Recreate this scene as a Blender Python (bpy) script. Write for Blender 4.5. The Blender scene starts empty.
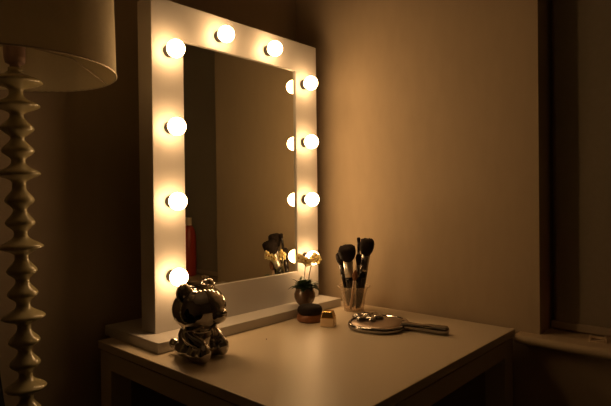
import bpy, bmesh, math, random
from mathutils import Vector, Matrix

sc = bpy.context.scene
COL = sc.collection
random.seed(7)

# ------------------------------------------------------------------ camera
F_PX = 504.38
cam_data = bpy.data.cameras.new('camera')
cam = bpy.data.objects.new('camera', cam_data)
COL.objects.link(cam)
cam_data.sensor_fit = 'HORIZONTAL'
cam_data.sensor_width = 36.0
cam_data.lens = F_PX * 36.0 / 611.0
cam_data.clip_start = 0.02
right = Vector((0.67167122, -0.74076013, -0.01149802))
up = Vector((0.01430998, -0.00254496, 0.99989437))
fwd = Vector((0.74071115, 0.6717648, -0.00889089))
m = Matrix((right, up, -fwd)).transposed().to_4x4()
m.translation = Vector((-1.3212, -1.1472, 1.0914))
cam.matrix_world = m
sc.camera = cam

# ------------------------------------------------------------------ world, exposure
w = bpy.data.worlds.new('night')
sc.world = w
w.use_nodes = True
w.node_tree.nodes['Background'].inputs[0].default_value = (0.35, 0.4, 0.55, 1)
w.node_tree.nodes['Background'].inputs[1].default_value = 0.004
sc.view_settings.view_transform = 'Standard'
sc.view_settings.look = 'None'
sc.view_settings.gamma = 1.0
sc.view_settings.use_curve_mapping = False
sc.view_settings.exposure = 0.0
sc.cycles.use_denoising = True
sc.cycles.max_bounces = 10
sc.cycles.diffuse_bounces = 5
sc.cycles.glossy_bounces = 6
sc.cycles.transparent_max_bounces = 12
sc.cycles.sample_clamp_indirect = 6.0
BULB_COLOR = (1.0, 0.58, 0.25)
BULB_STRENGTH = 27.0


# ------------------------------------------------------------------ materials
def mat(name, color, rough=0.5, metal=0.0, spec=0.5, noise=None, bump=None, coat=0.0, sheen=0.0, scale2=None):
    """noise=(scale, amount): multiplies colour by a soft procedural variation; bump=(scale, strength, distance)."""
    M = bpy.data.materials.new(name)
    M.use_nodes = True
    nt = M.node_tree
    b = nt.nodes['Principled BSDF']
    b.inputs['Base Color'].default_value = (*color, 1)
    b.inputs['Roughness'].default_value = rough
    b.inputs['Metallic'].default_value = metal
    b.inputs['Specular IOR Level'].default_value = spec
    b.inputs['Coat Weight'].default_value = coat
    b.inputs['Sheen Weight'].default_value = sheen
    tc = nt.nodes.new('ShaderNodeTexCoord')
    if noise:
        n = nt.nodes.new('ShaderNodeTexNoise')
        n.inputs['Scale'].default_value = noise[0]
        n.inputs['Detail'].default_value = 4
        mp = nt.nodes.new('ShaderNodeMapping')
        if scale2:
            mp.inputs['Scale'].default_value = scale2
        nt.links.new(tc.outputs['Object'], mp.inputs['Vector'])
        nt.links.new(mp.outputs['Vector'], n.inputs['Vector'])
        r = nt.nodes.new('ShaderNodeMapRange')
        r.inputs['To Min'].default_value = 1 - noise[1]
        r.inputs['To Max'].default_value = 1 + noise[1]
        nt.links.new(n.outputs['Fac'], r.inputs['Value'])
        x = nt.nodes.new('ShaderNodeMix')
        x.data_type = 'RGBA'
        x.blend_type = 'MULTIPLY'
        x.inputs['Factor'].default_value = 1
        x.inputs['A'].default_value = (*color, 1)
        nt.links.new(r.outputs['Result'], x.inputs['B'])
        nt.links.new(x.outputs['Result'], b.inputs['Base Color'])
    if bump:
        n = nt.nodes.new('ShaderNodeTexNoise')
        n.inputs['Scale'].default_value = bump[0]
        n.inputs['Detail'].default_value = 3
        nt.links.new(tc.outputs['Object'], n.inputs['Vector'])
        bp = nt.nodes.new('ShaderNodeBump')
        bp.inputs['Strength'].default_value = bump[1]
        bp.inputs['Distance'].default_value = bump[2]
        nt.links.new(n.outputs['Fac'], bp.inputs['Height'])
        nt.links.new(bp.outputs['Normal'], b.inputs['Normal'])
    return M


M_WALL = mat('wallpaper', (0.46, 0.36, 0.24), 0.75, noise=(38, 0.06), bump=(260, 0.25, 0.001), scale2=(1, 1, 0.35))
M_WALLSHADE = mat('shaded_wallpaper', (0.38, 0.30, 0.215), 0.75, noise=(38, 0.06), bump=(260, 0.25, 0.001), scale2=(1, 1, 0.35))  # same wallpaper, with the back wall's shade put into a darker colour
M_CEIL = mat('ceiling_paint', (0.84, 0.82, 0.77), 0.8, noise=(6, 0.03))
M_PLAIN = mat('plain_wall_paint', (0.26, 0.23, 0.19), 0.8, noise=(7, 0.03))
M_FLOOR = mat('carpet', (0.045, 0.036, 0.03), 0.95, noise=(90, 0.2), bump=(300, 0.6, 0.004))
M_TRIM = mat('sill_paint', (0.50, 0.39, 0.25), 0.45, noise=(12, 0.04))
M_WHITE = mat('white_paint', (0.58, 0.55, 0.52), 0.42, noise=(5, 0.03), bump=(120, 0.05, 0.0005))
M_DESK = mat('desk_lacquer', (0.66, 0.56, 0.42), 0.36, noise=(4, 0.04), bump=(90, 0.05, 0.0005))
M_MIRROR = mat('silvered_glass', (0.74, 0.75, 0.68), 0.004, metal=1.0)
M_BLACK = mat('black_plastic', (0.012, 0.011, 0.01), 0.45, noise=(20, 0.1))
M_CHROME = mat('chrome', (0.38, 0.36, 0.34), 0.04, metal=1.0, noise=(6, 0.03))
M_COPPERY = mat('brushed_plate', (0.42, 0.33, 0.26), 0.45, metal=0.85, noise=(60, 0.08))
M_BLIND = mat('blind_fabric', (0.33, 0.29, 0.22), 0.85, noise=(70, 0.08), bump=(400, 0.3, 0.001))
M_BAR = mat('blind_bar', (0.44, 0.37, 0.27), 0.55, noise=(9, 0.05))
M_LAMP = mat('glazed_lamp', (0.52, 0.46, 0.27), 0.16, noise=(9, 0.12), coat=0.4)
M_MAUVE = mat('mauve_metal', (0.30, 0.2, 0.17), 0.4, metal=0.3, noise=(15, 0.08))
M_WIRE = mat('wire', (0.5, 0.42, 0.32), 0.35, metal=0.6, noise=(15, 0.05))
M_GOLD = mat('gold_foil', (0.95, 0.62, 0.22), 0.16, metal=1.0, noise=(25, 0.06), bump=(60, 0.15, 0.001))
M_GOLDGLEAM = mat('gold_gleam', (0.88, 0.66, 0.40), 0.35, metal=0.1, noise=(25, 0.06))  # cream reflection on the gold faces, put into a pale base colour
M_POT = mat('brown_glaze', (0.13, 0.07, 0.035), 0.25, noise=(24, 0.35), coat=0.3)
M_LEAF = mat('leaf', (0.018, 0.04, 0.012), 0.4, noise=(40, 0.3))
M_STEM = mat('stem', (0.09, 0.09, 0.03), 0.5, noise=(40, 0.2))
M_PETAL = mat('petal', (0.90, 0.83, 0.58), 0.6, noise=(60, 0.12))
M_LIP = mat('petal_centre', (0.55, 0.30, 0.06), 0.6, noise=(60, 0.12))
M_REDBROWN = mat('red_brown_wood', (0.20, 0.075, 0.028), 0.4, noise=(30, 0.25), scale2=(1, 1, 6))
M_BRISTLE = mat('dark_bristle', (0.016, 0.010, 0.008), 0.85, noise=(200, 0.4), bump=(500, 0.8, 0.002), spec=0.2)
M_TAN = mat('tan_bristle', (0.22, 0.10, 0.05), 0.8, noise=(200, 0.3), bump=(500, 0.7, 0.002), spec=0.2)
M_HANDLE = mat('black_handle', (0.012, 0.008, 0.007), 0.22, noise=(30, 0.1))
M_FERRULE = mat('silver_ferrule', (0.80, 0.74, 0.66), 0.30, metal=0.85, noise=(50, 0.06))
M_STRIPED = mat('dark_nickel_ferrule', (0.30, 0.27, 0.25), 0.22, metal=0.9, noise=(50, 0.06))
M_PALE = mat('pale_handle', (0.50, 0.36, 0.26), 0.35, noise=(30, 0.08))
M_RED = mat('red_plastic', (0.40, 0.045, 0.02), 0.3, noise=(12, 0.1))
M_CREAM = mat('cream_plastic', (0.65, 0.52, 0.36), 0.4, noise=(15, 0.06))
M_CHAIR = mat('black_upholstery', (0.005, 0.005, 0.005), 0.8, spec=0.08, noise=(60, 0.2), bump=(220, 0.3, 0.001))

nt = M_PETAL.node_tree
tl = nt.nodes.new('ShaderNodeBsdfTranslucent')
tl.inputs['Color'].default_value = (0.92, 0.84, 0.58, 1)
mx = nt.nodes.new('ShaderNodeMixShader')
mx.inputs[0].default_value = 0.55
nt.links.new(nt.nodes['Principled BSDF'].outputs[0], mx.inputs[1])
nt.links.new(tl.outputs[0], mx.inputs[2])
nt.links.new(mx.outputs[0], nt.nodes['Material Output'].inputs['Surface'])

# the drum shade: cream linen that lets a little light through
M_SHADE = bpy.data.materials.new('linen_shade')
M_SHADE.use_nodes = True
nt = M_SHADE.node_tree
b = nt.nodes['Principled BSDF']
b.inputs['Roughness'].default_value = 0.85
tc = nt.nodes.new('ShaderNodeTexCoord')
wv = nt.nodes.new('ShaderNodeTexNoise')
wv.inputs['Scale'].default_value = 160
nt.links.new(tc.outputs['Object'], wv.inputs['Vector'])
cr = nt.nodes.new('ShaderNodeValToRGB')
cr.color_ramp.elements[0].color = (0.74, 0.66, 0.46, 1)
cr.color_ramp.elements[1].color = (0.82, 0.73, 0.52, 1)
nt.links.new(wv.outputs['Fac'], cr.inputs['Fac'])
nt.links.new(cr.outputs['Color'], b.inputs['Base Color'])
tl = nt.nodes.new('ShaderNodeBsdfTranslucent')
nt.links.new(cr.outputs['Color'], tl.inputs['Color'])
mx = nt.nodes.new('ShaderNodeMixShader')
mx.inputs[0].default_value = 0.25
nt.links.new(b.outputs[0], mx.inputs[1])
nt.links.new(tl.outputs[0], mx.inputs[2])
nt.links.new(mx.outputs[0], nt.nodes['Material Output'].inputs['Surface'])

# glowing opal bulb
M_BULB = bpy.data.materials.new('lit_opal_bulb')
M_BULB.use_nodes = True
nt = M_BULB.node_tree
nt.nodes.remove(nt.nodes['Principled BSDF'])
em = nt.nodes.new('ShaderNodeEmission')
em.inputs[0].default_value = (*BULB_COLOR, 1)
em.inputs[1].default_value = BULB_STRENGTH
nt.links.new(em.outputs[0], nt.nodes['Material Output'].inputs['Surface'])

# thin milky plastic of the tumbler
M_CUP = bpy.data.materials.new('frosted_plastic')
M_CUP.use_nodes = True
nt = M_CUP.node_tree
b = nt.nodes['Principled BSDF']
b.inputs['Base Color'].default_value = (0.75, 0.67, 0.56, 1)
b.inputs['Roughness'].default_value = 0.2
tr = nt.nodes.new('ShaderNodeBsdfTransparent')
tr.inputs[0].default_value = (0.97, 0.93, 0.88, 1)
lw = nt.nodes.new('ShaderNodeLayerWeight')
lw.inputs['Blend'].default_value = 0.35
mr = nt.nodes.new('ShaderNodeMapRange')
mr.inputs['To Min'].default_value = 0.10
mr.inputs['To Max'].default_value = 0.45
nt.links.new(lw.outputs['Facing'], mr.inputs['Value'])
mx = nt.nodes.new('ShaderNodeMixShader')
nt.links.new(mr.outputs['Result'], mx.inputs[0])
nt.links.new(tr.outputs[0], mx.inputs[1])
nt.links.new(b.outputs[0], mx.inputs[2])
nt.links.new(mx.outputs[0], nt.nodes['Material Output'].inputs['Surface'])

M_PANE = bpy.data.materials.new('window_glass')
M_PANE.use_nodes = True
b = M_PANE.node_tree.nodes['Principled BSDF']
b.inputs['Transmission Weight'].default_value = 1.0
b.inputs['Roughness'].default_value = 0.02


# ------------------------------------------------------------------ helpers
def obj(name, bm, material, parent=None, smooth=False, bevel=0.0, seg=2):
    bmesh.ops.recalc_face_normals(bm, faces=bm.faces[:])
    me = bpy.data.meshes.new(name)
    bm.to_mesh(me)
    bm.free()
    me.materials.append(material)
    if smooth:
        for p in me.polygons:
            p.use_smooth = True
    o = bpy.data.objects.new(name, me)
    COL.objects.link(o)
    if parent:
        o.parent = parent
    if bevel:
        md = o.modifiers.new('soft_edges', 'BEVEL')
        md.width = bevel
        md.segments = seg
        md.limit_method = 'ANGLE'
    return o


def thing(name, label, cat, loc=(0, 0, 0), rotz=0.0, group=None):
    o = bpy.data.objects.new(name, None)
    o.empty_display_size = 0.03
    COL.objects.link(o)
    o.location = loc
    o.rotation_euler = (0, 0, rotz)
    o['label'] = label
    o['category'] = cat
    if group:
        o['group'] = group
    return o


def struct(o):
    o['kind'] = 'structure'
    return o


def box(bm, x0, x1, y0, y1, z0, z1, M=None):
    vs = [bm.verts.new((x, y, z)) for x in (x0, x1) for y in (y0, y1) for z in (z0, z1)]
    for f in ((0, 1, 3, 2), (4, 6, 7, 5), (0, 4, 5, 1), (2, 3, 7, 6), (0, 2, 6, 4), (1, 5, 7, 3)):
        bm.faces.new([vs[i] for i in f])
    if M:
        for v in vs:
            v.co = M @ v.co
    return vs


def lathe(bm, prof, n=48, M=None, cap=True):
    rings = []
    for r, z in prof:
        if r < 1e-6:
            v = bm.verts.new((0, 0, z))
            rings.append([v])
        else:
            rings.append([bm.verts.new((r * math.cos(2 * math.pi * k / n), r * math.sin(2 * math.pi * k / n), z)) for k in range(n)])
    for a, c in zip(rings, rings[1:]):
        for k in range(n):
            k2 = (k + 1) % n
            if len(a) == 1 and len(c) == 1:
                continue
            if len(a) == 1:
                bm.faces.new((a[0], c[k], c[k2]))
            elif len(c) == 1:
                bm.faces.new((a[k], a[k2], c[0]))
            else:
                bm.faces.new((a[k], a[k2], c[k2], c[k]))
    if cap:
        for R in (rings[0], rings[-1]):
            if len(R) > 1:
                bm.faces.new(R)
    if M:
        for R in rings:
            for v in R:
                v.co = M @ v.co


def tube(bm, pts, rad, n=10):
    pts = [Vector(p) for p in pts]
    if not isinstance(rad, (list, tuple)):
        rad = [rad] * len(pts)
    rings = []
    ref = Vector((0.3, 0.2, 1)).normalized()
    for i, p in enumerate(pts):
        t = (pts[min(i + 1, len(pts) - 1)] - pts[max(i - 1, 0)]).normalized()
        a = t.cross(ref)
        if a.length < 0.1:
            a = t.cross(Vector((1, 0, 0)))
        a.normalize()
        c = t.cross(a)
        rings.append([bm.verts.new(p + rad[i] * (math.cos(2 * math.pi * k / n) * a + math.sin(2 * math.pi * k / n) * c)) for k in range(n)])
    for A, B in zip(rings, rings[1:]):
        for k in range(n):
            bm.faces.new((A[k], A[(k + 1) % n], B[(k + 1) % n], B[k]))
    bm.faces.new(rings[0])
    bm.faces.new(rings[-1])


def ball(bm, c, s, M=None, u=24, v=16):
    if not isinstance(s, (list, tuple)):
        s = (s, s, s)
    T = Matrix.Translation(c) @ (M.to_4x4() if M else Matrix.Identity(4)) @ Matrix.Diagonal((*s, 1))
    bmesh.ops.create_uvsphere(bm, u_segments=u, v_segments=v, radius=1.0, matrix=T)


def spline(pts, n=8):
    """Catmull-Rom through 2D/3D points."""
    P = [Vector(p) for p in pts]
    P = [2 * P[0] - P[1]] + P + [2 * P[-1] - P[-2]]
    out = []
    for i in range(1, len(P) - 2):
        for k in range(n):
            t = k / n
            a, b_, c, d = P[i - 1], P[i], P[i + 1], P[i + 2]
            out.append(0.5 * ((2 * b_) + (-a + c) * t + (2 * a - 5 * b_ + 4 * c - d) * t * t + (-a + 3 * b_ - 3 * c + d) * t ** 3))
    out.append(P[-2])
    return out


def ring_prism(bm, outer, inner, y0, y1):
    """Rectangular ring in XZ (outer, inner = x0,x1,z0,z1) between y0 (front) and y1 (back)."""
    def lp(r, y):
        x0, x1, z0, z1 = r
        return [bm.verts.new(p) for p in ((x0, y, z0), (x1, y, z0), (x1, y, z1), (x0, y, z1))]
    of, inf, ob_, ib = lp(outer, y0), lp(inner, y0), lp(outer, y1), lp(inner, y1)
    for k in range(4):
        j = (k + 1) % 4
        bm.faces.new((of[k], of[j], inf[j], inf[k]))
        bm.faces.new((ob_[k], ob_[j], ib[j], ib[k]))
        bm.faces.new((of[k], of[j], ob_[j], ob_[k]))
        bm.faces.new((inf[k], inf[j], ib[j], ib[k]))


def fused(name, bm, material, parent, voxel, smooth_it=6):
    """Union of overlapping shapes grown into one continuous smooth surface."""
    me = bpy.data.meshes.new(name + '_raw')
    bm.to_mesh(me)
    bm.free()
    tmp = bpy.data.objects.new(name + '_raw', me)
    COL.objects.link(tmp)
    r = tmp.modifiers.new('r', 'REMESH')
    r.mode = 'VOXEL'
    r.voxel_size = voxel
    s = tmp.modifiers.new('s', 'SMOOTH')
    s.factor = 0.5
    s.iterations = smooth_it
    dg = bpy.context.evaluated_depsgraph_get()
    dg.update()
    out = bpy.data.meshes.new_from_object(tmp.evaluated_get(dg))
    bpy.data.objects.remove(tmp)
    bpy.data.meshes.remove(me)
    out.materials.clear()
    out.materials.append(material)
    for p in out.polygons:
        p.use_smooth = True
    o = bpy.data.objects.new(name, out)
    out.name = name
    COL.objects.link(o)
    o.parent = parent
    return o


# ------------------------------------------------------------------ room shell
RX0, RY0, RY1, RH = -1.85, -2.35, 0.10, 2.45
WX = 0.015
WIN_Y1, WIN_Y0, WIN_Z0, WIN_Z1 = -0.7295, -2.05, 0.7185, 2.15
T = 0.18
bm = bmesh.new(); box(bm, RX0 - T, WX + T, RY0 - T, RY1 + T, -0.1, 0); struct(obj('floor', bm, M_FLOOR))
bm = bmesh.new(); box(bm, RX0 - T, WX + T, RY0 - T, RY1 + T, RH, RH + 0.1); struct(obj('ceiling', bm, M_CEIL))
bm = bmesh.new(); box(bm, RX0, WX, RY1, RY1 + T, 0, RH); struct(obj('wall_back', bm, M_WALLSHADE))
bm = bmesh.new(); box(bm, RX0, WX, RY0 - T, RY0, 0, RH); struct(obj('wall_front', bm, M_PLAIN))
bm = bmesh.new(); box(bm, RX0 - T, RX0, RY0 - T, RY1 + T, 0, RH); struct(obj('wall_left', bm, M_PLAIN))
bm = bmesh.new()
# the wall with the window opening, one mesh with a hole
ys, zs = (RY0 - T, WIN_Y0, WIN_Y1, RY1 + T), (0, WIN_Z0, WIN_Z1, RH)
g = [[[bm.verts.new((X, y, z)) for z in zs] for y in ys] for X in (WX, WX + T)]
for i in range(3):
    for j in range(3):
        if i == 1 and j == 1:
            continue
        for s in (0, 1):
            bm.faces.new((g[s][i][j], g[s][i + 1][j], g[s][i + 1][j + 1], g[s][i][j + 1]))
for a, c in (((1, 1), (2, 1)), ((2, 1), (2, 2)), ((2, 2), (1, 2)), ((1, 2), (1, 1)), ((0, 0), (3, 0)), ((3, 0), (3, 3)), ((3, 3), (0, 3)), ((0, 3), (0, 0))):
    try:
        bm.faces.new((g[0][a[0]][a[1]], g[0][c[0]][c[1]], g[1][c[0]][c[1]], g[1][a[0]][a[1]]))
    except ValueError:
        pass
struct(obj('wall_right', bm, M_WALL))

# window behind the blind
bm = bmesh.new()
for (a0, a1, c0, c1) in ((WIN_Y0, WIN_Y1, WIN_Z0, WIN_Z0 + 0.06), (WIN_Y0, WIN_Y1, WIN_Z1 - 0.06, WIN_Z1), (WIN_Y0, WIN_Y0 + 0.06, WIN_Z0 + 0.06, WIN_Z1 - 0.06), (WIN_Y1 - 0.06, WIN_Y1, WIN_Z0 + 0.06, WIN_Z1 - 0.06)):
    box(bm, 0.13, 0.17, a0, a1, c0, c1)
wf = struct(obj('window_1', bm, M_TRIM))
bm = bmesh.new(); box(bm, 0.148, 0.153, WIN_Y0 + 0.06, WIN_Y1 - 0.06, WIN_Z0 + 0.06, WIN_Z1 - 0.06)
obj('pane', bm, M_PANE, wf)
# window board with a rounded front and short horns past the opening
bm = bmesh.new()
prof = [(WX, 0.7185), (-0.018, 0.7185)] + [(-0.018 + 0.0115 * math.cos(t), 0.7300 + 0.0115 * math.sin(t)) for t in [math.radians(270 - 180 * k / 10) for k in range(1, 10)]] + [(-0.018, 0.7415), (WX, 0.7415)]
yb0, yb1 = WIN_Y0 - 0.055, -0.681
A = [bm.verts.new((x, yb0, z)) for x, z in prof]
B = [bm.verts.new((x, yb1, z)) for x, z in prof]
for k in range(len(prof)):
    j = (k + 1) % len(prof)
    bm.faces.new((A[k], A[j], B[j], B[k]))
bm.faces.new(A); bm.faces.new(B)
box(bm, WX, 0.13, WIN_Y0, WIN_Y1, 0.7185, 0.7415)
struct(obj('trim_1', bm, M_TRIM))

# ------------------------------------------------------------------ roller blind
t = thing('roller_blind', 'drab fabric roller blind pulled down in the window recess on the right', 'blind', (0.093, (WIN_Y0 + WIN_Y1) / 2, 0.7445))
hw = (WIN_Y1 - WIN_Y0) / 2 - 0.004
bm = bmesh.new(); box(bm, -0.0008, 0.0008, -hw + 0.013, hw - 0.013, 0.018, 1.35); obj('blind_fabric', bm, M_BLIND, t)
bm = bmesh.new(); box(bm, -0.006, 0.006, -hw, hw, 0.0, 0.020); obj('bottom_bar', bm, M_BAR, t, bevel=0.003)
bm = bmesh.new(); lathe(bm, [(0.022, -hw), (0.022, hw)], 24, Matrix.Translation((0, 0, 1.37)) @ Matrix.Rotation(math.pi / 2, 4, 'X'))
obj('roller', bm, M_BAR, t, smooth=False)

# ------------------------------------------------------------------ dressing table
DX0, DX1, DY0, DY1, DZ = -0.7526, -0.002, -0.6734, 0.0601, 0.75
t = thing('dressing_table', 'cream lacquered square-legged dressing table in the corner under the lit mirror', 'table', ((DX0 + DX1) / 2, (DY0 + DY1) / 2, 0))
hx, hy = (DX1 - DX0) / 2, (DY1 - DY0) / 2
bm = bmesh.new(); box(bm, -hx, hx, -hy, hy, DZ - 0.019, DZ); obj('tabletop', bm, M_DESK, t, bevel=0.0015)
bm = bmesh.new()
e = 0.004
for a in ((-hx + 0.056, hx - 0.056, -hy + e, -hy + 0.02), (-hx + 0.056, hx - 0.056, hy - 0.02, hy - e), (-hx + e, -hx + 0.02, -hy + 0.056, hy - 0.056), (hx - 0.02, hx - e, -hy + 0.056, hy - 0.056)):
    box(bm, *a, DZ - 0.063, DZ - 0.0235)
box(bm, -hx + 0.03, hx - 0.03, -hy + 0.03, hy - 0.03, DZ - 0.0235, DZ - 0.0190)
obj('apron', bm, M_DESK, t)
for sx in (-1, 1):
    for sy in (-1, 1):
        bm = bmesh.new()
        xs = sorted((sx * (hx - e), sx * (hx - 0.056)))
        yy = sorted((sy * (hy - e), sy * (hy - 0.056)))
        box(bm, *xs, *yy, 0, DZ - 0.0235)
        obj('leg', bm, M_DESK, t, bevel=0.001)

# ------------------------------------------------------------------ vanity mirror with ten bulbs
ZB = DZ + 0.0251
XL, XR, YF, YBK, H = -0.6813, -0.0903, -0.0836, -0.0217, 0.80
OL, OR, OB, OT = -0.5931, -0.1876, 0.0913, 0.7090
cx = (XL + XR) / 2
t = thing('vanity_mirror', 'white framed mirror ringed with ten glowing globe bulbs, standing on the dressing table', 'mirror', (cx, YF, DZ))
zz = ZB - DZ
bm = bmesh.new(); box(bm, -0.7187 - cx, -0.0678 - cx, -0.1571 - YF, 0.0937 - YF, 0, zz); obj('base', bm, M_WHITE, t, bevel=0.0015)
bm = bmesh.new()
ring_prism(bm, (XL - cx, XR - cx, zz, zz + H), (OL - cx, OR - cx, zz + OB, zz + OT), 0, YBK - YF)
fr = obj('frame', bm, M_WHITE, t, bevel=0.0012)
bm = bmesh.new(); box(bm, OL - cx, OR - cx, 0.0060, 0.0105, zz + OB, zz + OT); obj('mirror_glass', bm, M_MIRROR, t)
bm = bmesh.new(); box(bm, OL - cx, OR - cx, 0.0115, YBK - YF - 0.001, zz + OB, zz + OT); obj('backing_board', bm, M_WHITE, t)
CL, CR = -0.6355, -0.1525
ZCOL = (0.1325, 0.3131, 0.4913, 0.6721)
spots = [(CL, z) for z in ZCOL] + [(CR, z) for z in ZCOL] + [(-0.4825, 0.7460), (-0.3055, 0.7460)]
spots[3] = (CL, 0.676); spots[7] = (CR, 0.6721)
RB = 0.0215
for i, (X, z) in enumerate(spots):
    M = Matrix.Translation((X - cx, 0, zz + z)) @ Matrix.Rotation(math.pi / 2, 4, 'X')   # local +z points to -Y
    bm = bmesh.new()
    # globe with a short neck that sinks into the collar
    yc = 0.0320
    prof = [(0.0095, 0.008)]
    a0 = math.asin(0.0095 / RB)
    for k in range(25):
        a = a0 + (math.pi - a0) * k / 24
        prof.append((RB * math.sin(a) if k < 24 else 0.0, yc - RB * math.cos(a)))
    lathe(bm, prof, 32, M)
    bulb = obj('light_bulb', bm, M_BULB, t, smooth=True)
    bm = bmesh.new()
    lathe(bm, [(0.0, 0.0), (0.0148, 0.0), (0.0148, 0.005), (0.0138, 0.0115), (0.0112, 0.0115), (0.0112, 0.004), (0.0, 0.004)], 32, M, cap=False)
    obj('bulb_collar', bm, M_BLACK, bulb)

# ------------------------------------------------------------------ standing lamp
LAX, LAY = -0.9652, -0.1239
t = thing('floor_lamp', 'tall lamp with knobbly glazed column and wide cream drum shade', 'lamp', (LAX, LAY, 0))
lean = Matrix.Rotation(math.radians(-1.05), 4, fwd)
t.rotation_euler = lean.to_euler()
S = 530.5
def lz(y):      # height of a photographed disc along the column
    return 1.333 - (y - 75) / S
discs = [(81, 24.5), (105, 21.5), (128, 15.5), (150, 15), (173, 20), (199.5, 13.5), (222, 13.5), (246, 20.5), (270, 14), (293, 14), (316, 20), (340.5, 14.5), (363, 14), (387, 19)]
y = 387
k = 0
while True:
    y += 24
    if lz(y) < 0.09:
        break
    discs.append((y, (14, 14, 21)[k % 3]))
    k += 1
prof = [(0.0, lz(73)), (0.008, lz(73)), (0.010, lz(76))]
for i, (y, r) in enumerate(discs):
    R = r / S
    zc = lz(y)
    rn = 6.3 / S
    h = 0.0100 if r < 16 else 0.0085
    # a turned disc: concave flare above, rounded lip, flatter underside
    up_, dn_ = 0.0205, 0.0205
    pw = 1.25 if r < 17 else 1.75
    for k2 in range(17):
        a = 1 - k2 / 8
        pk = -0.2                                  # the lip sits a little below the middle
        u_ = (a - pk) / (1 - pk) if a > pk else (pk - a) / (1 + pk)
        q = (0.5 + 0.5 * math.cos(math.pi * u_)) ** (pw if a > pk else pw * 0.8)
        prof.append((rn + (R - rn) * q, zc + a * 0.0216))
prof.append((0.012, 0.07))
prof.append((0.012, 0.03))
prof = prof[:1] + sorted(prof[1:], key=lambda p: -p[1])
bm = bmesh.new()
lathe(bm, prof, 40)
obj('column', bm, M_LAMP, t, smooth=True)
bm = bmesh.new(); lathe(bm, [(0.0, 0.0), (0.125, 0.0), (0.13, 0.008), (0.12, 0.022), (0.05, 0.034), (0.012, 0.045), (0.0, 0.045)], 48, cap=False)
obj('foot', bm, M_LAMP, t, smooth=True)
bm = bmesh.new()
z0 = lz(74)
lathe(bm, [(0.0, z0), (0.008, z0), (0.009, z0 + 0.014), (0.0165, z0 + 0.018), (0.0185, z0 + 0.026), (0.019, z0 + 0.052), (0.0165, z0 + 0.056), (0.0165, z0 + 0.075), (0.0, z0 + 0.075)], 28, cap=False)
obj('lamp_socket', bm, M_MAUVE, t, smooth=False)
SHZ, SHR, SHH = 1.336, 0.1785, 0.33
bm = bmesh.new()
lathe(bm, [(SHR, SHZ), (SHR, SHZ + SHH), (SHR - 0.0016, SHZ + SHH), (SHR - 0.0016, SHZ), (SHR, SHZ)], 96, cap=False)
sh = obj('lamp_shade', bm, M_SHADE, t, smooth=False)
for p in sh.data.polygons:
    p.use_smooth = abs(p.normal.z) < 0.5
for zr in (SHZ + 0.001, SHZ + SHH - 0.001):
    bm = bmesh.new()
    tube(bm, [(SHR * math.cos(a), SHR * math.sin(a), zr) for a in [2 * math.pi * k / 64 for k in range(65)]], 0.0017, 6)
    obj('rim_wire', bm, M_WIRE, sh, smooth=True)
bm = bmesh.new()
ang0 = math.atan2(-0.60, 0.80) + math.radians(36)
for k in range(3):
    a = ang0 + k * 2 * math.pi / 3
    tube(bm, [(0.019 * math.cos(a), 0.019 * math.sin(a), z0 + 0.054), (SHR * 0.6 * math.cos(a), SHR * 0.6 * math.sin(a), z0 + 0.046), ((SHR - 0.002) * math.cos(a), (SHR - 0.002) * math.sin(a), SHZ + 0.003)], 0.0012, 6)
obj('shade_carrier', bm, M_WIRE, t, smooth=True)

# ------------------------------------------------------------------ chrome seated figurine
t = thing('chrome_figurine', 'shiny chrome seated animal figurine with oversized round head, at the mirror base', 'figurine', (-0.673, -0.240, DZ), math.radians(-74))
bm = bmesh.new()
ball(bm, (-0.006, 0, 0.042), (0.038, 0.039, 0.041))
ball(bm, (-0.010, 0, 0.0225), (0.044, 0.044, 0.022))
ball(bm, (0.006, 0, 0.108), (0.057, 0.061, 0.0505))
ball(bm, (0.055, 0, 0.096), (0.017, 0.023, 0.017))
for s in (-1, 1):
    ball(bm, (-0.002, s * 0.041, 0.147), (0.014, 0.0205, 0.0205))
    ball(bm, (0.020, s * 0.028, 0.018), (0.030, 0.017, 0.018))
    ball(bm, (0.041, s * 0.032, 0.0205), (0.014, 0.017, 0.020))
    for k in range(7):
        q = k / 6
        ball(bm, (0.002 + 0.030 * q, s * (0.036 + 0.004 * math.sin(q * 3.1) - 0.006 * q), 0.058 - 0.020 * q), 0.0135 - 0.001 * q)
for k in range(5):
    q = k / 4
    ball(bm, (-0.045 - 0.021 * q, 0.0, 0.018 + 0.006 * q), 0.0115)
fused('body', bm, M_CHROME, t, 0.0026, 5)
bm = bmesh.new(); ball(bm, (0.071, 0, 0.103), (0.005, 0.008, 0.0055)); obj('nose', bm, M_CHROME, t, smooth=True)

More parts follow.
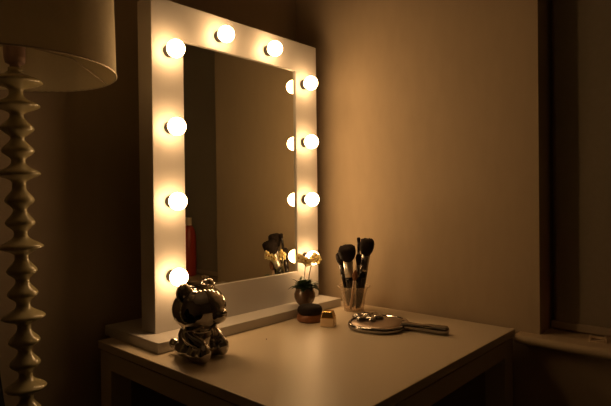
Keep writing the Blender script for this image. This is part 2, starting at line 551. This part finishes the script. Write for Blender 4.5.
# ------------------------------------------------------------------ potted orchid
PX, PY = -0.2160, -0.1375
t = thing('potted_orchid', 'miniature cream orchid with two stems in a round brown pot on mirror ledge', 'plant', (PX, PY, ZB))
bm = bmesh.new()
lathe(bm, [(0.0, 0.0), (0.0165, 0.0), (0.019, 0.002), (0.027, 0.011), (0.0315, 0.024), (0.0315, 0.034), (0.028, 0.044), (0.0270, 0.049), (0.0285, 0.053), (0.026, 0.053), (0.0245, 0.046), (0.0, 0.046)], 40, cap=False)
obj('pot', bm, M_POT, t, smooth=True)
bm = bmesh.new()
rnd = random.Random(3)
for k in range(95):
    a = rnd.uniform(0, 6.283)
    L = rnd.uniform(0.022, 0.040)
    lift = rnd.uniform(0.5, 1.7)
    wd = rnd.uniform(0.0075, 0.0120)
    c = Vector((math.cos(a), math.sin(a), 0))
    sd = Vector((-math.sin(a), math.cos(a), 0))
    p0 = Vector((0, 0, 0.053)) + c * rnd.uniform(0.0, 0.016)
    rows = []
    for i in range(6):
        q = i / 5
        el = lift - 1.5 * q * rnd.uniform(0.7, 1.0)
        if i:
            p0 = p0 + (c * math.cos(el) + Vector((0, 0, math.sin(el)))) * (L / 5)
        ww = wd * math.sin(math.pi * min(0.98, 0.18 + 0.8 * q)) + 0.0003
        mid = p0 + Vector((0, 0, -0.25 * ww))
        rows.append([bm.verts.new(p0 + sd * ww), bm.verts.new(mid), bm.verts.new(p0 - sd * ww)])
    for A, B in zip(rows, rows[1:]):
        bm.faces.new((A[0], A[1], B[1], B[0])); bm.faces.new((A[1], A[2], B[2], B[1]))
lf = obj('foliage', bm, M_LEAF, t, smooth=True)
md = lf.modifiers.new('thick', 'SOLIDIFY'); md.thickness = 0.0007
stems = (((-0.004, 0.0, 0.045), (-0.001, 0.001, 0.075), (0.003, 0.0, 0.105), (-0.003, -0.004, 0.128), (-0.020, -0.007, 0.138)),
         ((0.014, 0.0, 0.045), (0.019, 0.0, 0.075), (0.027, 0.0, 0.105), (0.034, -0.003, 0.128), (0.041, -0.006, 0.140)))
flower_at = (((-0.020, -0.010, 0.139, 0.3), (-0.007, -0.010, 0.133, 1.0), (-0.032, -0.008, 0.143, 0.1), (0.004, -0.011, 0.127, 1.9)),
             ((0.040, -0.010, 0.142, 0.5), (0.030, -0.010, 0.133, 1.2), (0.050, -0.010, 0.131, 0.0)))
for si in (0, 1):
    pts = spline(stems[si], 6)
    bm = bmesh.new(); tube(bm, pts, [0.0014 - 0.0004 * i / len(pts) for i in range(len(pts))], 8)
    obj('stem', bm, M_STEM, t, smooth=True)
    for (fx, fy, fz, tw) in flower_at[si]:
        face = Vector((-0.92, -0.35 + 0.25 * math.sin(tw * 5), 0.2 * math.cos(tw * 7))).normalized()
        rot = face.to_track_quat('Z', 'Y').to_matrix().to_4x4()
        MF = Matrix.Translation((fx, fy, fz)) @ rot @ Matrix.Rotation(tw, 4, 'Z')
        bm = bmesh.new()
        for k in range(5):
            a = 2 * math.pi * k / 5
            LW = (0.0128, 0.0084) if k in (1, 4) else (0.0122, 0.0062)
            rows = []
            for i in range(6):
                q = i / 5
                ww = LW[1] * math.sin(math.pi * min(0.97, 0.12 + 0.80 * q))
                x = 0.0015 + LW[0] * q
                zc_ = 0.0028 * math.sin(q * 2.2)
                rows.append([MF @ (Matrix.Rotation(a, 4, 'Z') @ Vector(v)) for v in ((x, ww, zc_), (x, 0, zc_ - 0.0008), (x, -ww, zc_))])
            rv = [[bm.verts.new(v) for v in r_] for r_ in rows]
            for A, B in zip(rv, rv[1:]):
                bm.faces.new((A[0], A[1], B[1], B[0])); bm.faces.new((A[1], A[2], B[2], B[1]))
        fl = obj('flower', bm, M_PETAL, t, smooth=True)
        md = fl.modifiers.new('thick', 'SOLIDIFY'); md.thickness = 0.0006
        bm = bmesh.new(); ball(bm, MF @ Vector((0, 0, 0.0012)), 0.0030, None, 10, 8)
        obj('flower_centre', bm, M_LIP, fl, smooth=True)

# ------------------------------------------------------------------ little round brown tub with a dark domed cushion
t = thing('powder_tub', 'small round reddish-brown tub with dark domed top in front of orchid pot', 'cosmetics', (-0.274, -0.2095, DZ))
bm = bmesh.new()
lathe(bm, [(0.0, 0.0), (0.032, 0.0), (0.0355, 0.003), (0.0365, 0.010), (0.036, 0.017), (0.0335, 0.0205), (0.0, 0.0205)], 40, cap=False)
obj('tub', bm, M_REDBROWN, t, smooth=True)
bm = bmesh.new()
lathe(bm, [(0.0, 0.0206), (0.031, 0.0206), (0.0345, 0.026), (0.035, 0.033), (0.0325, 0.0395), (0.026, 0.0435), (0.013, 0.0455), (0.0, 0.046)], 40, cap=False)
obj('cushion', bm, M_BRISTLE, t, smooth=True)

# ------------------------------------------------------------------ gold case
t = thing('gold_case', 'small square gold cosmetic case on tabletop, right of the round brown tub', 'cosmetics', (-0.2830, -0.2830, DZ), math.radians(28))
bm = bmesh.new(); box(bm, -0.0185, 0.0185, -0.0185, 0.0185, 0, 0.022); obj('case', bm, M_GOLDGLEAM, t, bevel=0.003, seg=3)
bm = bmesh.new()
vs = box(bm, -0.0182, 0.0182, -0.0182, 0.0182, 0.0222, 0.040)
for v in vs:
    if v.co.z > 0.03:
        v.co.x *= 0.72; v.co.y *= 0.72
obj('lid', bm, M_GOLD, t, bevel=0.002, seg=3)

# ------------------------------------------------------------------ tumbler of make-up brushes
CX, CY = -0.0890, -0.2240
t = thing('plastic_tumbler', 'clear flared plastic tumbler holding the make-up brushes beside the mirror', 'cup', (CX, CY, DZ))
bm = bmesh.new()
lathe(bm, [(0.0, 0.0), (0.029, 0.0), (0.0305, 0.002), (0.034, 0.030), (0.038, 0.054), (0.043, 0.066), (0.0495, 0.073), (0.0500, 0.0745), (0.0485, 0.0745), (0.0415, 0.0675), (0.0365, 0.054), (0.0325, 0.030), (0.0290, 0.0045), (0.0, 0.0045)], 48, cap=False)
obj('cup', bm, M_CUP, t, smooth=True)
bm = bmesh.new()
tube(bm, [(0.0496 * math.cos(a), 0.0496 * math.sin(a), 0.0745) for a in [2 * math.pi * k / 48 for k in range(49)]], 0.0011, 6)
obj('rim', bm, M_CUP, t, smooth=True)

BG = 'make-up brushes in the tumbler'
def brush(label, foot, tip, hr, fr_, head_r, hl, fl_, mh=M_HANDLE, mb=M_BRISTLE, shape='dome', mf=M_FERRULE):
    """foot, tip: world points; handle radius, ferrule radius, head radius, head length, ferrule length."""
    a, b_ = Vector(foot), Vector(tip)
    L = (b_ - a).length
    t = thing('makeup_brush', label, 'brush', foot, 0, BG)
    t.rotation_euler = (b_ - a).to_track_quat('Z', 'Y').to_euler()
    zf = L - hl - fl_
    bm = bmesh.new()
    lathe(bm, [(0.0, 0.0), (hr * 0.45, 0.0), (hr * 0.7, 0.004), (hr * 0.8, zf * 0.3), (hr, zf * 0.8), (fr_ * 0.92, zf), (0.0, zf)], 20, cap=False)
    obj('handle', bm, mh, t, smooth=True)
    bm = bmesh.new()
    lathe(bm, [(0.0, zf + 0.0003), (fr_ * 0.93, zf + 0.0003), (fr_ * 0.96, zf + fl_ * 0.15), (fr_ * 0.9, zf + fl_ * 0.2), (fr_, zf + fl_ * 0.98), (0.0, zf + fl_ * 0.98)], 24, cap=False)
    obj('ferrule', bm, mf, t, smooth=True)
    z1 = L - hl
    if shape == 'dome':
        pr = [(0.0, z1), (fr_ * 0.97, z1), (head_r * 0.86, z1 + hl * 0.22), (head_r * 0.97, z1 + hl * 0.48), (head_r, z1 + hl * 0.72), (head_r * 0.90, z1 + hl * 0.89), (head_r * 0.6, z1 + hl * 0.98), (0.0, L)]
    else:
        pr = [(0.0, z1), (fr_ * 0.95, z1), (head_r, z1 + hl * 0.35), (head_r * 0.8, z1 + hl * 0.65), (head_r * 0.3, z1 + hl * 0.92), (0.0, L)]
    bm = bmesh.new()
    lathe(bm, pr, 28, cap=False)
    if shape == 'dome' and head_r > 0.015:
        rr = random.Random(int(L * 1e5))
        for v in bm.verts:
            q = max(0.0, min(1.0, (v.co.z - z1) / hl))
            d = Vector((v.co.x, v.co.y, 0))
            v.co += d * rr.uniform(-0.10, 0.10) * q + Vector((0, 0, rr.uniform(-0.002, 0.002) * q))
    obj('bristles', bm, mb, t, smooth=True)

zb_ = DZ + 0.0085
brush('big fluffy powder brush with broad plain silver ferrule, left front in tumbler', (-0.0800, -0.2120, zb_), (-0.1480, -0.2430, 0.950), 0.0120, 0.0140, 0.0255, 0.046, 0.052)
brush('tall black brush leaning right with dense rounded head, rightmost in the tumbler', (-0.0830, -0.2360, zb_), (-0.0880, -0.2780, 0.970), 0.0120, 0.0135, 0.0215, 0.048, 0.052, mf=M_STRIPED)
brush('slim brush with tiny head standing tallest behind the others in the tumbler', (-0.0690, -0.2240, zb_), (-0.0870, -0.2430, 0.972), 0.0045, 0.0048, 0.0056, 0.014, 0.030, mf=M_HANDLE)
brush('short pale-handled brush with flared tan tip, in front centre of tumbler', (-0.1095, -0.2270, zb_), (-0.1250, -0.2590, 0.880), 0.0046, 0.0042, 0.0085, 0.034, 0.020, mh=M_PALE, mb=M_TAN, shape='taper', mf=M_PALE)
brush('round dark brush half hidden behind the big fluffy brush, leaning left', (-0.0870, -0.2005, zb_), (-0.1210, -0.1960, 0.926), 0.0055, 0.0085, 0.0140, 0.035, 0.035, mf=M_HANDLE)
brush('mid-height dark brush with slim shiny ferrule between the two big heads', (-0.0995, -0.2410, zb_), (-0.1115, -0.2610, 0.925), 0.0050, 0.0060, 0.0090, 0.030, 0.040, mf=M_STRIPED)

# ------------------------------------------------------------------ chrome hand mirror lying face down
HC = Vector((-0.2075, -0.3930))
ax = Vector((0.22, -0.975)).normalized()                # head towards handle end
t = thing('hand_mirror', 'chrome hand mirror lying flat on the tabletop, handle to the right', 'hand mirror', (HC.x, HC.y, DZ), math.atan2(ax.y, ax.x))
HA, HB = 0.077, 0.081            # semi axes along the handle / across
def outline(k, n, s=1.0, e=2.5):
    a = 2 * math.pi * k / n
    c, s_ = math.cos(a), math.sin(a)
    return (s * HA * math.copysign(abs(c) ** (2 / e), c), s * HB * math.copysign(abs(s_) ** (2 / e), s_))
def slab(bm, levels, n=64):
    rings = []
    for s, z in levels:
        if s == 0:
            rings.append([bm.verts.new((0, 0, z))])
        else:
            rings.append([bm.verts.new((*outline(k, n, s), z)) for k in range(n)])
    for A, B in zip(rings, rings[1:]):
        for k in range(n):
            j = (k + 1) % n
            if len(A) == 1:
                bm.faces.new((A[0], B[k], B[j]))
            elif len(B) == 1:
                bm.faces.new((A[k], A[j], B[0]))
            else:
                bm.faces.new((A[k], A[j], B[j], B[k]))
bm = bmesh.new()
slab(bm, [(0, 0.0), (0.93, 0.0), (0.985, 0.003), (1.0, 0.008), (0.985, 0.013), (0.95, 0.0155), (0.90, 0.0150), (0.885, 0.0120), (0, 0.0120)])
obj('rim_shell', bm, M_CHROME, t, smooth=True)
bm = bmesh.new()
slab(bm, [(0, 0.0121), (0.878, 0.0121), (0.875, 0.0132), (0.6, 0.0150), (0.3, 0.0158), (0, 0.0160)])
obj('back_plate', bm, M_COPPERY, t, smooth=True)
bm = bmesh.new()
hp = [(HA - 0.010, 0.0190), (HA + 0.002, 0.0140), (HA + 0.016, 0.0115), (HA + 0.042, 0.0115), (HA + 0.072, 0.0145), (HA + 0.092, 0.0155), (HA + 0.103, 0.0130), (HA + 0.1075, 0.006)]
sp = spline([(x, r, 0) for x, r in hp], 5)
n = 20
rings = [[bm.verts.new((p.x, p.y * math.cos(2 * math.pi * k / n), 0.0112 + min(0.0112, 0.85 * p.y) * math.sin(2 * math.pi * k / n))) for k in range(n)] for p in sp]
for A, B in zip(rings, rings[1:]):
    for k in range(n):
        bm.faces.new((A[k], A[(k + 1) % n], B[(k + 1) % n], B[k]))
bm.faces.new(rings[0]); bm.faces.new(rings[-1])
obj('handle', bm, M_CHROME, t, smooth=True)
# raised rosette on the plate
bm = bmesh.new()
oc = Vector((-0.034, 0.010))
for k in range(6):
    a = math.radians(60 * k + 12)
    ball(bm, (oc.x + 0.025 * math.cos(a), oc.y + 0.025 * math.sin(a), 0.0195), (0.0180, 0.0125, 0.0095), Matrix.Rotation(a, 3, 'Z'))
ball(bm, (oc.x, oc.y, 0.023), (0.0130, 0.0130, 0.0100))
fused('rosette', bm, M_CHROME, t, 0.0016, 3)

# ------------------------------------------------------------------ crumb on the tabletop
bm = bmesh.new(); ball(bm, (0, 0, 0.0011), (0.0016, 0.0013, 0.0011), None, 10, 8)
o = obj('crumb', bm, M_REDBROWN, None, smooth=True)
o.location = (-0.482, -0.253, DZ)
o['label'] = 'tiny dark crumb on bare tabletop between chrome figurine and gold case'
o['category'] = 'crumb'

# ------------------------------------------------------------------ things on the window board
t = thing('red_bottle', 'tall red bottle with pale cap on the window board, seen in the mirror', 'bottle', (0.040, -0.975, 0.7415))
bm = bmesh.new()
lathe(bm, [(0.0, 0.0), (0.030, 0.0), (0.034, 0.004), (0.035, 0.10), (0.034, 0.18), (0.028, 0.215), (0.016, 0.232), (0.0, 0.232)], 36, cap=False)
obj('bottle', bm, M_RED, t, smooth=True)
bm = bmesh.new()
lathe(bm, [(0.0, 0.2325), (0.017, 0.2325), (0.0175, 0.235), (0.0165, 0.268), (0.0, 0.270)], 28, cap=False)
obj('cap', bm, M_CREAM, t, smooth=False)
t = thing('plastic_clip', 'small pale plastic clip lying on the window board under the blind', 'clip', (0.040, -0.853, 0.7415), math.radians(12))
bm = bmesh.new()
box(bm, -0.010, 0.010, -0.018, 0.018, 0.0, 0.004)
box(bm, -0.010, 0.010, -0.018, -0.013, 0.004, 0.012)
box(bm, -0.010, 0.010, 0.013, 0.018, 0.004, 0.012)
box(bm, -0.004, 0.004, -0.013, 0.013, 0.007, 0.010)
obj('clip', bm, M_CREAM, t)

# ------------------------------------------------------------------ black chair whose back just enters the frame at the left
ch = Vector((-1.212, -0.325))
t = thing('black_chair', 'black chair whose tapering back just shows at the lower left corner', 'chair', (ch.x, ch.y, 0), math.atan2(-0.67, -0.74))
# local +x points from the back towards the front of the seat
bm = bmesh.new()
rows = []
for i in range(9):
    q = i / 8
    z = 0.47 + 0.53 * q
    hw_ = 0.215 - 0.085 * q if q < 0.9 else 0.1
    row = []
    for k in range(9):
        s = -1 + 2 * k / 8
        bow = 0.03 * (s * s)
        row.append(bm.verts.new((bow - 0.02 * q, s * hw_, z - (0.02 * s * s if i == 8 else 0))))
    rows.append(row)
for A, B in zip(rows, rows[1:]):
    for k in range(8):
        bm.faces.new((A[k], A[k + 1], B[k + 1], B[k]))
bk = obj('backrest', bm, M_CHAIR, t, smooth=True)
md = bk.modifiers.new('thick', 'SOLIDIFY'); md.thickness = 0.018; md.offset = 0
bm = bmesh.new(); box(bm, 0.0, 0.42, -0.215, 0.215, 0.43, 0.475); obj('seat', bm, M_CHAIR, t, bevel=0.015, seg=3)
for sx, sy in ((0.03, -1), (0.03, 1), (0.39, -1), (0.39, 1)):
    bm = bmesh.new()
    tube(bm, [(sx + (0.03 if sx > 0.2 else -0.03), sy * 0.20, 0.0), (sx, sy * 0.18, 0.432)], [0.009, 0.013], 12)
    obj('leg', bm, M_BLACK, t, smooth=True)
